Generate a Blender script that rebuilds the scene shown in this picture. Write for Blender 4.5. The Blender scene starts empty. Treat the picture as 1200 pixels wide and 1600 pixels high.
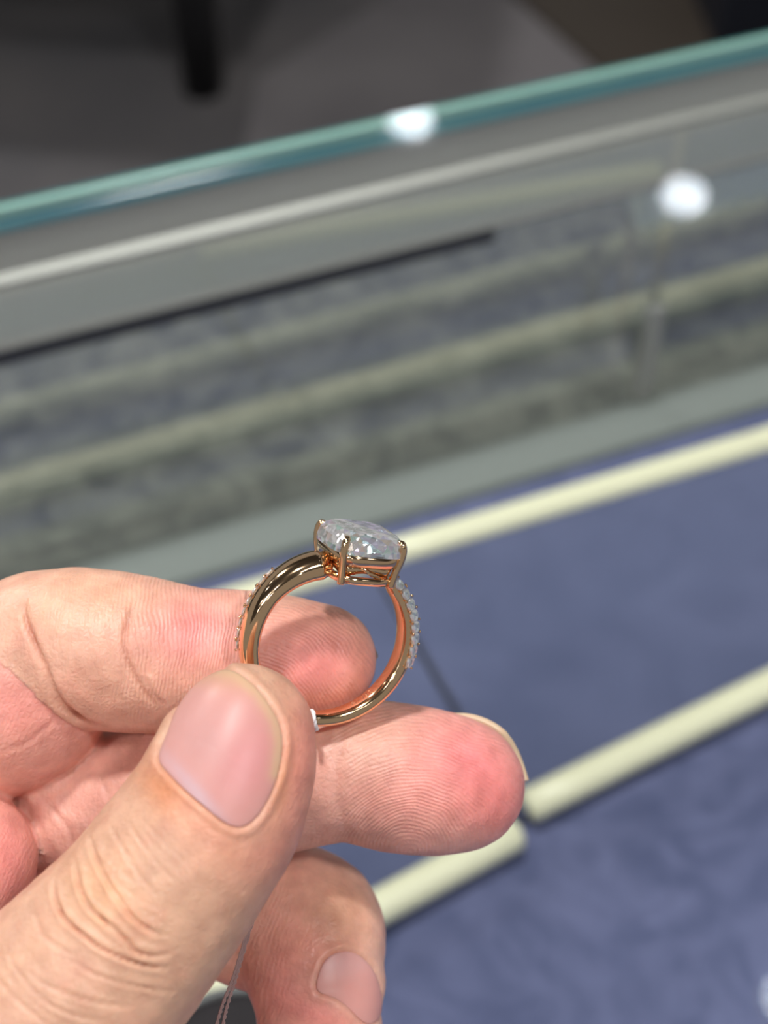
import bpy, bmesh, math, random
import numpy as np
from mathutils import Vector, Matrix
random.seed(4); np.random.seed(4)
scene = bpy.context.scene
COL = scene.collection

# ------------------------------------------------------------------ camera, world, lights
F = 2300.0                      # focal length in pixels of a 1200 x 1600 frame
TOP = 0.95                      # upper face of the glass counter top
CZ = TOP + 0.215
S45 = math.sqrt(0.5)
cd = bpy.data.cameras.new('camera'); cam = bpy.data.objects.new('camera', cd); COL.objects.link(cam)
cam.location = (0, 0, CZ); cam.rotation_euler = (math.radians(45), 0, 0)
cd.sensor_fit = 'VERTICAL'; cd.sensor_height = 36; cd.lens = 36 * F / 1600
cd.clip_start = 0.01; cd.clip_end = 60
cd.dof.use_dof = True; cd.dof.focus_distance = 0.168
cd.dof.aperture_fstop = 17.5
scene.camera = cam

scene.view_settings.view_transform = 'Standard'; scene.view_settings.look = 'None'
scene.view_settings.gamma = 1; scene.view_settings.use_curve_mapping = False
scene.view_settings.exposure = -0.22
scene.render.film_transparent = False
w = bpy.data.worlds.new('world'); scene.world = w; w.use_nodes = True
w.node_tree.nodes['Background'].inputs[0].default_value = (1.0, 0.97, 0.93, 1)
w.node_tree.nodes['Background'].inputs[1].default_value = 0.30
scene.cycles.max_bounces = 14; scene.cycles.transparent_max_bounces = 16
scene.cycles.transmission_bounces = 12; scene.cycles.glossy_bounces = 8

def area(name, loc, target, size, power, color=(1, .975, .95), spread=180):
    l = bpy.data.lights.new(name, 'AREA'); l.shape = 'DISK'; l.size = size; l.energy = power; l.color = color
    l.spread = math.radians(spread)
    o = bpy.data.objects.new(name, l); COL.objects.link(o); o.location = loc
    o.rotation_euler = (Vector(target) - Vector(loc)).to_track_quat('-Z', 'Y').to_euler()
    return o
area('unseen_overhead_light', (-0.20, 0.30, 2.80), (0, 0.12, 1.05), 0.20, 29)
area('unseen_overhead_light', (-1.00, -1.00, 2.75), (0, 0.15, 1.0), 0.30, 13)  # unseen fill light added on the left, behind the viewer
area('unseen_overhead_light', (0.80, -0.55, 2.75), (0, 0.25, 0.95), 0.22, 19)
area('unseen_overhead_light', (-2.0, 2.3, 2.80), (0.1, 1.2, .4), 0.30, 40)  # unseen light added to brighten the floor and outer ledge

# ------------------------------------------------------------------ geometry of the view
def cam_to_world(p):            # p (.., 3) millimetres in camera axes (x right, y up, z towards the lens)
    p = np.asarray(p, float) * 0.001
    x, y, z = p[..., 0], p[..., 1], p[..., 2]
    return np.stack([x, (y - z) * S45, CZ + (y + z) * S45], -1)
def P(px, py, d):               # a point d millimetres deep
    return np.array([(px - 600) * d / F, (800 - py) * d / F, -d], float)
def PW(px, py, d): return Vector(cam_to_world(P(px, py, d)))
def on(px, py, z):              # where the line of sight meets a horizontal plane
    v = cam_to_world(P(px, py, 1000.0)) - np.array([0, 0, CZ])
    k = (z - CZ) / v[2]
    return Vector((v[0] * k, v[1] * k, z))

# ------------------------------------------------------------------ helpers
def link(name, me, m=None, parent=None, smooth=False):
    o = bpy.data.objects.new(name, me); COL.objects.link(o)
    if m is not None:
        for q in (m if isinstance(m, (list, tuple)) else [m]): me.materials.append(q)
    if parent is not None: o.parent = parent
    if smooth: me.shade_smooth()
    return o
def from_bm(name, bm, m=None, parent=None, smooth=False):
    bmesh.ops.recalc_face_normals(bm, faces=bm.faces)
    me = bpy.data.meshes.new(name); bm.to_mesh(me); bm.free()
    return link(name, me, m, parent, smooth)
def tag(o, label, cat, group=None):
    o['label'] = label; o['category'] = cat
    if group: o['group'] = group
    return o
def empty(name, loc=(0, 0, 0)):
    o = bpy.data.objects.new(name, None); COL.objects.link(o); o.location = loc; o.empty_display_size = .01
    return o
def local(o, parent):           # keep world coordinates in the mesh while parented to an Empty at its own base
    o.parent = parent; o.matrix_parent_inverse = Matrix.Translation(-Vector(parent.location))
    return o
def prism(poly, z0, z1, bev=0.0, seg=3):
    bm = bmesh.new()
    a = [bm.verts.new((p[0], p[1], z0)) for p in poly]; b = [bm.verts.new((p[0], p[1], z1)) for p in poly]
    n = len(poly)
    bm.faces.new(a[::-1]); bm.faces.new(b)
    for i in range(n): bm.faces.new((a[i], a[(i + 1) % n], b[(i + 1) % n], b[i]))
    if bev: bmesh.ops.bevel(bm, geom=list(bm.edges), offset=bev, segments=seg, profile=.5, affect='EDGES')
    return bm
def sweep(name, pts, prof, m, parent=None, closed=False, smooth=True, up=None):
    """prof(i) -> list of (a, b) offsets in the (side, normal) frame; pts list of Vectors"""
    bm = bmesh.new(); rings = []
    n = len(pts); nrm = Vector(up) if up is not None else None
    for i, p in enumerate(pts):
        t = (pts[min(i + 1, n - 1)] - pts[max(i - 1, 0)]).normalized()
        if nrm is None: nrm = t.orthogonal().normalized()
        nrm = (nrm - t * nrm.dot(t)).normalized(); sd = t.cross(nrm)
        rings.append([bm.verts.new(p + sd * a + nrm * b) for a, b in prof(i)])
    k = len(rings[0])
    for i in range(n - 1):
        for j in range(k):
            bm.faces.new((rings[i][j], rings[i][(j + 1) % k], rings[i + 1][(j + 1) % k], rings[i + 1][j]))
    bm.faces.new(rings[0]); bm.faces.new(rings[-1][::-1])
    return from_bm(name, bm, m, parent, smooth)
def circ(r, k=12, ry=None): 
    ry = ry or r
    return [(r * math.cos(2 * math.pi * j / k), ry * math.sin(2 * math.pi * j / k)) for j in range(k)]

# ------------------------------------------------------------------ materials
def mat(name, color=(.5, .5, .5), rough=.5, metal=0.0, **kw):
    m = bpy.data.materials.new(name); m.use_nodes = True
    b = m.node_tree.nodes['Principled BSDF']
    b.inputs['Base Color'].default_value = (*color, 1); b.inputs['Roughness'].default_value = rough
    b.inputs['Metallic'].default_value = metal
    for k, v in kw.items(): b.inputs[k].default_value = v
    return m
def nd(m, t, **kw):
    n = m.node_tree.nodes.new(t)
    for k, v in kw.items(): setattr(n, k, v)
    return n
def lk(m, a, b): m.node_tree.links.new(a, b)
def mottle(m, c1, c2, scale, detail=4, bump=0.0, bscale=None, lo=.3, hi=.7, dist=.002, distort=0.0):
    tc = nd(m, 'ShaderNodeTexCoord'); n = nd(m, 'ShaderNodeTexNoise'); n.inputs['Scale'].default_value = scale
    n.inputs['Detail'].default_value = detail; n.inputs['Distortion'].default_value = distort
    r = nd(m, 'ShaderNodeValToRGB'); r.color_ramp.elements[0].position = lo; r.color_ramp.elements[1].position = hi
    r.color_ramp.elements[0].color = (*c1, 1); r.color_ramp.elements[1].color = (*c2, 1)
    lk(m, tc.outputs['Object'], n.inputs['Vector']); lk(m, n.outputs['Fac'], r.inputs[0])
    b = m.node_tree.nodes['Principled BSDF']; lk(m, r.outputs[0], b.inputs['Base Color'])
    if bump:
        n2 = nd(m, 'ShaderNodeTexNoise'); n2.inputs['Scale'].default_value = bscale or scale * 5
        lk(m, tc.outputs['Object'], n2.inputs['Vector'])
        bp = nd(m, 'ShaderNodeBump'); bp.inputs['Strength'].default_value = bump; bp.inputs['Distance'].default_value = dist
        lk(m, n2.outputs['Fac'], bp.inputs['Height']); lk(m, bp.outputs[0], b.inputs['Normal'])
    return m
M_NAVY = mottle(mat('navy_suede', rough=.85), (.070, .084, .170), (.098, .113, .215), 28, 5, .25, 900, dist=.0004, distort=1.2)
M_NAVY.node_tree.nodes['Principled BSDF'].inputs['Sheen Weight'].default_value = .25
M_NAVY2 = mottle(mat('navy_lining', rough=.85), (.070, .083, .175), (.125, .138, .262), 42, 6, .25, 900, dist=.0004, distort=2.2)
M_CREAM = mat('cream_leatherette', (.82, .80, .58), .32)
M_ALU = mat('satin_aluminium', (.38, .375, .35), .42, .4)
M_STRIP = mat('frosted_channel', (.19, .208, .198), .5)
M_POST = mat('grey_joint', (.30, .30, .29), .5)
M_REFLECT = mat('painted_pane_reflection', (.42, .44, .41), .5)
M_DARK = mat('black_lacquer', (.012, .012, .014), .35)
M_SEAL = mat('dark_gasket', (.03, .03, .04), .6)
M_CAB = mat('counter_cabinet', (.05, .045, .045), .5)
M_GOLD = mat('rose_gold', (.90, .62, .38), .10, 1.0)
M_GOLDIN = mat('rose_gold_engraving', (.95, .75, .60), .25, 1.0)

def glass_sheet(name, tint, refl, rough=.0):
    m = bpy.data.materials.new(name); m.use_nodes = True; nt = m.node_tree; nt.nodes.clear()
    out = nt.nodes.new('ShaderNodeOutputMaterial'); mx = nt.nodes.new('ShaderNodeMixShader')
    tr = nt.nodes.new('ShaderNodeBsdfTransparent'); tr.inputs[0].default_value = (*tint, 1)
    gl = nt.nodes.new('ShaderNodeBsdfGlossy'); gl.inputs['Roughness'].default_value = rough; gl.inputs['Color'].default_value = (1, 1, 1, 1)
    fr = nt.nodes.new('ShaderNodeFresnel'); fr.inputs[0].default_value = 1.5
    mu = nt.nodes.new('ShaderNodeMath'); mu.operation = 'MULTIPLY'; mu.inputs[1].default_value = refl; mu.use_clamp = True
    ge = nt.nodes.new('ShaderNodeNewGeometry'); ou = nt.nodes.new('ShaderNodeMath'); ou.operation = 'SUBTRACT'; ou.inputs[0].default_value = 1
    m2 = nt.nodes.new('ShaderNodeMath'); m2.operation = 'MULTIPLY'      # a ray leaving through the face is let out, not mirrored back
    nt.links.new(ge.outputs['Backfacing'], ou.inputs[1]); nt.links.new(ou.outputs[0], m2.inputs[1])
    nt.links.new(fr.outputs[0], mu.inputs[0]); nt.links.new(mu.outputs[0], m2.inputs[0]); nt.links.new(m2.outputs[0], mx.inputs[0])
    nt.links.new(tr.outputs[0], mx.inputs[1]); nt.links.new(gl.outputs[0], mx.inputs[2]); nt.links.new(mx.outputs[0], out.inputs[0])
    return m
M_GTOP = glass_sheet('glass_top_face', (.97, .985, .98), 1.0)
M_GLOW = glass_sheet('glass_clear_face', (.99, 1, .995), 0.0)
M_PANE = glass_sheet('glass_front_pane', (.93, .955, .94), 3.4, .03)
M_EDGE = mat('green_glass_edge', (.08, .27, .28), .12)
mottle(M_EDGE, (.10, .30, .38), (.18, .42, .42), 14, 2)
M_EDGE3 = mat('dark_green_glass_seam', (.06, .18, .20), .3)
M_EDGE2 = mat('pale_green_glass_arris', (.34, .58, .50), .2)

# ------------------------------------------------------------------ floor and ceiling (setting)
M_FLOOR = mottle(mat('carpet', rough=.95), (.09, .088, .096), (.15, .14, .142), 3.2, 6, .4, 160, dist=.004)
M_WOOD = mottle(mat('brown_floor', rough=.6), (.050, .039, .030), (.070, .055, .043), 2.0, 4)
M_RUG = mottle(mat('grey_violet_rug', rough=.95), (.15, .14, .15), (.25, .235, .24), 2.2, 5, .4, 200, dist=.004)
M_PATCH = mat('ceiling_paint', (.16, .15, .14), .9)
o = from_bm('floor', prism([(-5, -2), (5, -2), (5, 6), (-5, 6)], -.05, 0), M_FLOOR); o['kind'] = 'structure'
o = from_bm('ceiling', prism([(-5, -2), (5, -2), (5, 6), (-5, 6)], 2.9, 2.95), M_PATCH); o['kind'] = 'structure'
poly = [on(380, 250, 0), (on(400, 130, 0)), on(560, 30, 0), on(700, -60, 0), on(780, -10, 0), on(850, 45, 0), on(930, 115, 0), on(1000, 200, 0)]
o = from_bm('area_rug', prism([tuple(p[:2]) for p in poly], 0, .008), M_RUG)
tag(o, 'pale grey-violet rug on the floor beyond the glass counter', 'rug')
poly = [on(770, -40, 0), on(850, 38, 0), on(935, 112, 0), on(1010, 190, 0), on(1400, 100, 0), on(1500, -300, 0), on(700, -300, 0)]
o = from_bm('trim_1', prism([tuple(p[:2]) for p in poly], 0, .0095), M_WOOD); o['kind'] = 'structure'

# black legged table standing on the floor beyond
base = on(318, 146, 0)
tb = empty('side_table', base); tag(tb, 'black table leg standing on the dark floor beyond the counter, at the upper left', 'table')
for dx, dy in ((0, 0), (-.75, .12), (-.63, .85), (.12, .73)):
    bm = bmesh.new()
    bmesh.ops.create_cone(bm, cap_ends=True, segments=20, radius1=.031, radius2=.042, depth=.44)
    bmesh.ops.bevel(bm, geom=[e for e in bm.edges if abs(e.verts[0].co.z - e.verts[1].co.z) < 1e-6], offset=.008, segments=3, affect='EDGES')
    for v in bm.verts: v.co += Vector((dx, dy, .22))
    from_bm('leg', bm, M_DARK, tb, True)
o = from_bm('tabletop', prism([(-.82, -.06), (.06, -.2), (.24, .8), (-.7, .95)], .44, .47, .006), M_DARK, tb)
# dark plinth at the upper right
p = on(1195, 88, 0)
o = from_bm('display_plinth', prism([(-.08, 0), (.6, .1), (.55, .6), (-.1, .5)], 0, .35, .01), mat('navy_black', (.006, .008, .016), .5))
o.location = p; tag(o, 'black plinth cut by the upper right corner of the view', 'plinth')

# ------------------------------------------------------------------ display case
yaw = math.radians(23.2)
U = Vector((math.cos(yaw), math.sin(yaw), 0)); V = Vector((-math.sin(yaw), math.cos(yaw), 0))
E0 = on(600, 183, TOP)
def C(u, v, z=0): q = E0 + U * u + V * v; return Vector((q.x, q.y, z))
ZB = TOP - .1285
case = empty('display_case', C(0, -.25, 0))
tag(case, 'glass topped counter display case with green glass edge and grey metal rail', 'display case')
u0, u1, v1 = -.62, .95, -.60
def cpoly(a, b, c, d): return [tuple(C(u, v)[:2]) for u, v in ((a, c), (b, c), (b, d), (a, d))]
def cpart(name, u_0, u_1, v_0, v_1, z0, z1, m, bev=0.0, par=None):
    o = from_bm(name, prism(cpoly(u_0, u_1, v_0, v_1), z0, z1, bev), m)
    return local(o, par or case)
# glass top: slab, faces clear, rim green
g = prism(cpoly(u0, u1, v1, 0), TOP - .008, TOP)
me = bpy.data.meshes.new('glass_top')
bmesh.ops.recalc_face_normals(g, faces=g.faces)
for f in g.faces: f.material_index = 0 if f.normal.z > .5 else (1 if f.normal.z < -.5 else 2)
g.to_mesh(me); g.free()
o = link('glass_top', me, [M_GTOP, M_GLOW, M_EDGE]); local(o, case); o['label'] = 'clear glass top with green edge'
cpart('glass_edge', u0, u1, -.0022, -.0002, TOP - .0078, TOP - .0046, M_EDGE, .0004)['label'] = 'blue green polished glass edge'
cpart('glass_seam', u0, u1, -.0016, -.0002, TOP - .0046, TOP - .0032, M_EDGE3)
cpart('glass_arris', u0, u1, -.0022, -.0002, TOP - .0032, TOP - .0006, M_EDGE2, .0004)['label'] = 'mint green line of the glass edge'
# front panes (double), rail, channel, joint, body
jt = on(1108, 300, TOP - .03)
uj = (jt - E0).dot(U)
vb = (on(600, 748, ZB) - E0).dot(V)
for nm, a, b in (('front_pane', u0, uj - .002), ('front_pane', uj + .002, u1)):
    for dv in (0, .0185):
        o = cpart(nm, a, b, vb + dv, vb + dv + .0008, ZB - .004, TOP - .02, M_PANE); o.data.materials.append(M_GLOW)
        for f in o.data.polygons: f.material_index = 0 if f.normal.dot(V) < -.5 else 1
ug = (on(760, 350, TOP - .04) - E0).dot(U)
cpart('gasket', u0, ug, -.0125, -.0105, TOP - .0425, TOP - .0385, M_SEAL)
# rail with a ridge
prof = [(0, -.0085), (-.001, -.0085), (-.0040, -.0190), (-.0060, -.0208), (-.0058, -.0222), (-.013, -.0365), (-.012, -.0385), (.008, -.0385), (.008, -.0085)]
def rail(name, a, b, prof, m, voff):
    bm = bmesh.new(); A = [bm.verts.new(C(a, voff + v, TOP + z)) for v, z in prof]; B = [bm.verts.new(C(b, voff + v, TOP + z)) for v, z in prof]
    n = len(prof); bm.faces.new(A); bm.faces.new(B[::-1])
    for i in range(n): bm.faces.new((A[i], B[i], B[(i + 1) % n], A[(i + 1) % n]))
    return local(from_bm(name, bm, m), case)
rail('metal_rail', u0, u1, prof, M_ALU, 0.0)['label'] = 'satin grey metal rail under the glass edge'
chp = [(-.021, 0), (-.020, .003), (-.011, .0035), (-.009, .001), (0, .001), (0, 0)]
bmz = ZB - TOP
rail('bottom_channel', u0, u1, [(v, bmz + z) for v, z in chp], M_STRIP, vb)['label'] = 'pale satin channel along the foot of the pane'
cpart('joint_strip', uj - .003, uj + .003, vb - .003, vb - .0005, ZB + .006, TOP - .085, M_POST)
rail('reflection_panel', uj + .006, u1, [(0, -.050), (-.020, -.072), (-.019, -.074), (.002, -.052)], M_REFLECT, vb + .045)  # pale added panel standing in for a reflection in the pane
M_STONE = mottle(mat('grey_stone', rough=.6), (.060, .058, .056), (.215, .205, .178), 60, 7, .3, 300, dist=.002, distort=1.5)
cpart('outer_ledge', u0, u1, vb + .05, vb + .205, ZB - .05, ZB - .0065, M_STONE, .002)['label'] = 'mottled grey ledge beyond the pane'
cpart('case_body', u0, u1, v1, vb + .0495, 0, ZB - .0065, M_STONE, .002)
cpart('base_board', u0, u1, v1, vb + .0005, ZB - .006, ZB - .0005, M_CAB)
cpart('lining', u0 + .01, u1 - .01, v1 + .01, vb - .0215, ZB - .0005, ZB + .001, M_NAVY2)['label'] = 'navy suede lining'
cpart('end_panel', u0 - .006, u0, v1, vb, ZB - .006, TOP - .0085, M_CAB)
cpart('end_panel', u1, u1 + .006, v1, vb, ZB - .006, TOP - .0085, M_CAB)

# trays of navy suede with cream rims
ZT = ZB + .0075
def rim(pts, r=.0050, name='rim'):
    return sweep(name, pts, lambda i: circ(r, 14, r * .9), M_CREAM, up=(0, 0, 1))
def tray(name, poly_px, rims, label):
    poly = [on(x, y, ZT) for x, y in poly_px]
    c = sum(poly, Vector()) / len(poly)
    t = empty(name, (c.x, c.y, ZB + .0013)); tag(t, label, 'jewellery tray')
    local(from_bm('pad', prism([tuple(p[:2]) for p in poly], ZB + .0013, ZT, .0012), M_NAVY), t)
    for r in rims:
        a, b = [on(x, y, ZT) for x, y in r]
        n = 14; d = (b - a).normalized()
        pts = [a, a + d * .0012, *[a.lerp(b, i / (n - 2)) for i in range(1, n - 2)], b - d * .0012, b]
        o = sweep('rim', pts, lambda i, n=n: circ(.0047 * (.72 if i in (0, n) else 1), 14), M_CREAM, up=(0, 0, 1))
        local(o, t); o['label'] = 'cream rounded rim'
    return t
tray('jewellery_tray', [(-60, 1072), (577, 880), (810, 1292), (40, 1717)],
     [((-66, 1070), (582, 874)), ((35, 1721), (809, 1299))],
     'navy jewellery tray seen through and below the ring, left of the dark seam')
tray('jewellery_tray', [(581, 878), (1500, 599), (1640, 850), (817, 1272)],
     [((586, 873), (1502, 596)), ((820, 1262), (1638, 853))],
     'navy jewellery tray at right between two cream rims')
# dark stand by the lower rim
pc = on(376, 1716, ZB + .02)
st = empty('ring_stand', (pc.x, pc.y, ZB + .0013)); tag(st, 'dark round stand with a grey rim glimpsed between thumb and curled finger', 'stand')
M_STAND = mat('dark_plum_velvet', (.012, .008, .011), .8); M_SRIM = mat('grey_stand_rim', (.13, .13, .135), .4)
bm = bmesh.new(); bmesh.ops.create_cone(bm, cap_ends=True, segments=48, radius1=.024, radius2=.022, depth=.026)
bmesh.ops.translate(bm, vec=(0, 0, .0135), verts=bm.verts); from_bm('body', bm, M_STAND, st, False)
bm = bmesh.new()
rg = [[bm.verts.new(((.0215 + .0012 * math.cos(b)) * math.cos(a), (.0215 + .0012 * math.cos(b)) * math.sin(a), .027 + .0012 * math.sin(b)))
       for b in [2 * math.pi * j / 8 for j in range(8)]] for a in [2 * math.pi * i / 64 for i in range(64)]]
for i in range(64):
    for j in range(8): bm.faces.new((rg[i][j], rg[(i + 1) % 64][j], rg[(i + 1) % 64][(j + 1) % 8], rg[i][(j + 1) % 8]))
from_bm('rim', bm, M_SRIM, st, True)

# ceiling lamps mirrored in the glass top, and unseen ones added for glints
def led_material():
    m = bpy.data.materials.new('led_panel'); m.use_nodes = True; nt = m.node_tree; nt.nodes.clear()
    out = nt.nodes.new('ShaderNodeOutputMaterial'); em = nt.nodes.new('ShaderNodeEmission')
    tc = nt.nodes.new('ShaderNodeTexCoord'); vo = nt.nodes.new('ShaderNodeTexVoronoi'); vo.inputs['Scale'].default_value = 60
    r = nt.nodes.new('ShaderNodeValToRGB'); r.color_ramp.elements[0].color = (30, 31, 32, 1); r.color_ramp.elements[1].color = (9, 10, 11, 1)
    r.color_ramp.elements[0].position = .1; r.color_ramp.elements[1].position = .6
    nt.links.new(tc.outputs['Object'], vo.inputs['Vector']); nt.links.new(vo.outputs['Distance'], r.inputs[0])
    nt.links.new(r.outputs[0], em.inputs[0]); em.inputs[1].default_value = 1.0
    nt.links.new(em.outputs[0], out.inputs[0]); return m
M_LED = led_material(); M_WHITE = mat('white_housing', (.7, .7, .7), .5)
LAMPS = []
for px, py, lab in ((641, 203, 'round white ceiling downlight mirrored on the green glass edge'),
                    (1066, 321, 'round white ceiling downlight mirrored in the glass at upper right'),
                    (1229, 1566, 'round ceiling downlight mirrored at the lower right edge of the view')):
    g = on(px, py, TOP); d = (g - Vector((0, 0, CZ))); d.z = -d.z
    k = (2.885 - TOP) / d.z; q = g + d * k; rng = g.z and ((g - Vector((0, 0, CZ))).length + (q - g).length)
    dia = 62 * rng / F
    LAMPS.append((q.x, q.y, dia, lab))
ADDED_ROWS = [('row over the near side of the counter', ((-1.9, -.5), (-.5, -.9), (.6, -.8), (1.9, -.5))),  # unseen lamps added for the gold and stones to reflect
        ('row behind the viewer', ((-1.6, -1.5), (-.3, -1.7), (.9, -1.6))),
        ('row above the far shop floor', ((-2.6, 1.2), (-3.2, 2.6), (2.9, .9), (3.4, 2.2)))]
for rn_, xy in ADDED_ROWS:
    for k, (x, y) in enumerate(sorted(xy)):
        LAMPS.append((x, y, .17, 'added unseen ceiling downlight, %s in the %s' % (('leftmost', 'second from left', 'third from left', 'rightmost')[k if k < len(xy) - 1 else 3], rn_)))
for lx, ly, dia, lab in LAMPS:
    L = empty('ceiling_lamp', (lx, ly, 2.9))
    tag(L, lab, 'lamp', 'ceiling downlights')
    bm = bmesh.new(); bmesh.ops.create_uvsphere(bm, u_segments=32, v_segments=16, radius=dia / 2)
    for v in bm.verts: v.co.z = v.co.z * .74 - .37 * dia - .006
    from_bm('diffuser', bm, M_LED, L, True)
    bm = bmesh.new(); n = 40; r1, r2 = dia / 2 + .001, dia / 2 + .014
    sec = [(r1, 0), (r2, 0), (r2, -.02), (r1, -.02)]
    rg = [[bm.verts.new((r * math.cos(2 * math.pi * i / n), r * math.sin(2 * math.pi * i / n), z)) for r, z in sec] for i in range(n)]
    for i in range(n):
        for j in range(4): bm.faces.new((rg[i][j], rg[(i + 1) % n][j], rg[(i + 1) % n][(j + 1) % 4], rg[i][(j + 1) % 4]))
    from_bm('housing', bm, M_WHITE, L)

# ------------------------------------------------------------------ the hand
def spline(cp, sub=4):
    cp = np.array(cp, float); n = len(cp); out = []
    for i in range(n - 1):
        p0, p1, p2, p3 = cp[max(i - 1, 0)], cp[i], cp[i + 1], cp[min(i + 2, n - 1)]
        for k in range(sub):
            t = k / sub
            out.append(.5 * ((2 * p1) + (-p0 + p2) * t + (2 * p0 - 5 * p1 + 4 * p2 - p3) * t * t + (-p0 + 3 * p1 - 3 * p2 + p3) * t ** 3))
    out.append(cp[-1]); return np.array(out)
def chain(cp, sub=4):           # (px, py, depth, radius px) -> camera space x, y, z, r in mm
    s = spline(cp, sub); out = []
    for px, py, d, r in s: out.append((*P(px, py, d), r * d / F))
    return np.array(out)
SEG = {}
SEG['thumb'] = chain([(380, 1150, 157.5, 112), (366, 1196, 157, 128), (332, 1272, 156, 141), (276, 1356, 155, 148), (205, 1448, 154, 157),
                      (110, 1552, 153, 172), (-10, 1680, 152, 196), (-150, 1830, 150, 225)])
SEG['index'] = chain([(502, 1031, 180.5, 86), (450, 1033, 180, 101), (380, 1030, 180, 108), (300, 1030, 179, 112), (215, 1022, 178, 123), (130, 1012, 178, 125), (62, 1014, 179, 122)])
SEG['index2'] = chain([(58, 1020, 180, 122), (22, 1080, 181, 150), (-70, 1112, 184, 155), (-220, 1170, 185, 165), (-380, 1230, 185, 180)])
SEG['middle'] = chain([(718, 1226, 183, 101), (680, 1222, 182.5, 112), (615, 1214, 182, 115), (545, 1202, 182, 112), (480, 1206, 182.5, 116), (360, 1226, 184, 124), (240, 1250, 186, 124), (142, 1262, 188, 120)])
SEG['middle2'] = chain([(140, 1264, 189, 120), (60, 1300, 196, 128), (-80, 1360, 198, 140), (-220, 1400, 196, 160), (-350, 1430, 194, 180)])
SEG['ring'] = chain([(497, 1630, 184, 92), (498, 1560, 185, 101), (488, 1500, 187, 112), (478, 1452, 190, 120), (420, 1430, 193, 118), (330, 1405, 196, 116), (230, 1400, 199, 116)])
SEG['ring2'] = chain([(228, 1402, 200, 118), (120, 1460, 203, 130), (-40, 1530, 203, 150), (-200, 1600, 198, 170)])
SEG['pinky'] = chain([(440, 1860, 184, 80), (435, 1810, 186, 92), (380, 1770, 189, 98), (280, 1750, 192, 100), (190, 1740, 194, 102)])
SEG['pinky2'] = chain([(188, 1742, 194, 104), (80, 1720, 201, 120), (-80, 1780, 196, 140)])
SEG['bulge'] = chain([(-72, 1352, 176, 127), (-130, 1420, 176, 150)], 2)
def mm(*a): return np.array(a, float)
def chain_mm(cp): return spline(cp, 3)
SEG['palm_a'] = chain_mm([(*P(-380, 1230, 185), 14), (*P(-420, 1600, 176), 16), (*P(-480, 2000, 160), 18)])
SEG['palm_b'] = chain_mm([(*P(-350, 1430, 192), 14), (*P(-390, 1700, 180), 17), (*P(-470, 2010, 162), 19)])
SEG['palm_c'] = chain_mm([(*P(-200, 1600, 194), 13), (*P(-300, 1800, 184), 16), (*P(-450, 2060, 164), 18)])
SEG['palm_d'] = chain_mm([(*P(-80, 1780, 192), 12), (*P(-220, 1940, 180), 15), (*P(-420, 2120, 162), 17)])
SEG['thenar'] = chain_mm([(*P(-150, 1830, 150), 14.5), (*P(-280, 1950, 150), 17), (*P(-440, 2080, 150), 18)])
pw = P(-460, 2060, 158)
SEG['arm'] = chain_mm([(*pw, 22), (*(pw + mm(-22, -14, 22)), 23), (*(pw + mm(-58, -40, 62)), 28), (*(pw + mm(-86, -60, 92)), 32)])
GROUPS = [('thumb', 'thumb', 0), ('index', 'index', 1), ('index2', 'index', 2), ('middle', 'middle', 3), ('middle2', 'm2', 4),
          ('ring', 'ring', 5), ('ring2', 'r2', 6), ('pinky', 'p', 7), ('pinky2', 'p2', 8), ('bulge', 'b', 9)]
PALM = ['palm_a', 'palm_b', 'palm_c', 'palm_d', 'thenar', 'arm']
KS = {'index2': 1.6, 'middle2': 2.0, 'ring2': 3, 'pinky2': 3}
def smin(a, b, k):
    h = np.clip(k - np.abs(a - b), 0, None) / k
    return np.minimum(a, b) - h * h * k * .25
def seg_dist(p, A, B):
    a, b = A[:3], B[:3]; ab = b - a
    t = np.clip(((p - a) @ ab) / max(ab @ ab, 1e-9), 0, 1)[..., None]
    q = p - (a + t * ab)
    return np.sqrt((q * q).sum(-1)) - (A[3] + t[..., 0] * (B[3] - A[3]))
def chain_dist(p, ch, k=0.0):
    d = None
    for i in range(len(ch) - 1):
        e = seg_dist(p, ch[i], ch[i + 1])
        d = e if d is None else np.minimum(d, e)
    return d
def box_sel(p, ch, m=9.0):
    lo = (ch[:, :3] - ch[:, 3:4]).min(0) - m; hi = (ch[:, :3] + ch[:, 3:4]).max(0) + m
    return np.all((p >= lo) & (p <= hi), axis=-1)
BASE_OF = {0: 'thumb', 2: 'index2', 4: 'middle2', 6: 'ring2', 8: 'pinky2'}
def sdf(p, want_id=False):
    n = len(p); ds = {}
    for k, ch in SEG.items():
        s = box_sel(p, ch); d = np.full(n, 30.0)
        if s.any(): d[s] = chain_dist(p[s], ch)
        ds[k] = d
    palm = ds['palm_a']
    for k in PALM[1:]: palm = smin(palm, ds[k], 9.0)
    rooted = smin(palm, ds['thumb'], 8.0)
    for k, kk in (('index2', 5.0), ('middle2', 5.0), ('ring2', 5.0), ('pinky2', 5.0), ('bulge', 5.0)):
        rooted = smin(rooted, smin(palm, ds[k], kk), .9)
    # keep contacts crisp between fingers, soft at their own knuckles
    d = rooted
    for a, b, kk in (('index', 'index2', 1.5), ('middle', 'middle2', 3.0), ('ring', 'ring2', 4.0), ('pinky', 'pinky2', 4.0)):
        d = smin(d, ds[a], kk * .45)
    if want_id:
        keys = ['thumb', 'index', 'index2', 'middle', 'middle2', 'ring', 'ring2', 'pinky', 'pinky2', 'bulge'] + PALM
        return d, np.argmin(np.stack([ds[k] for k in keys], 0), 0)
    return d
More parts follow.
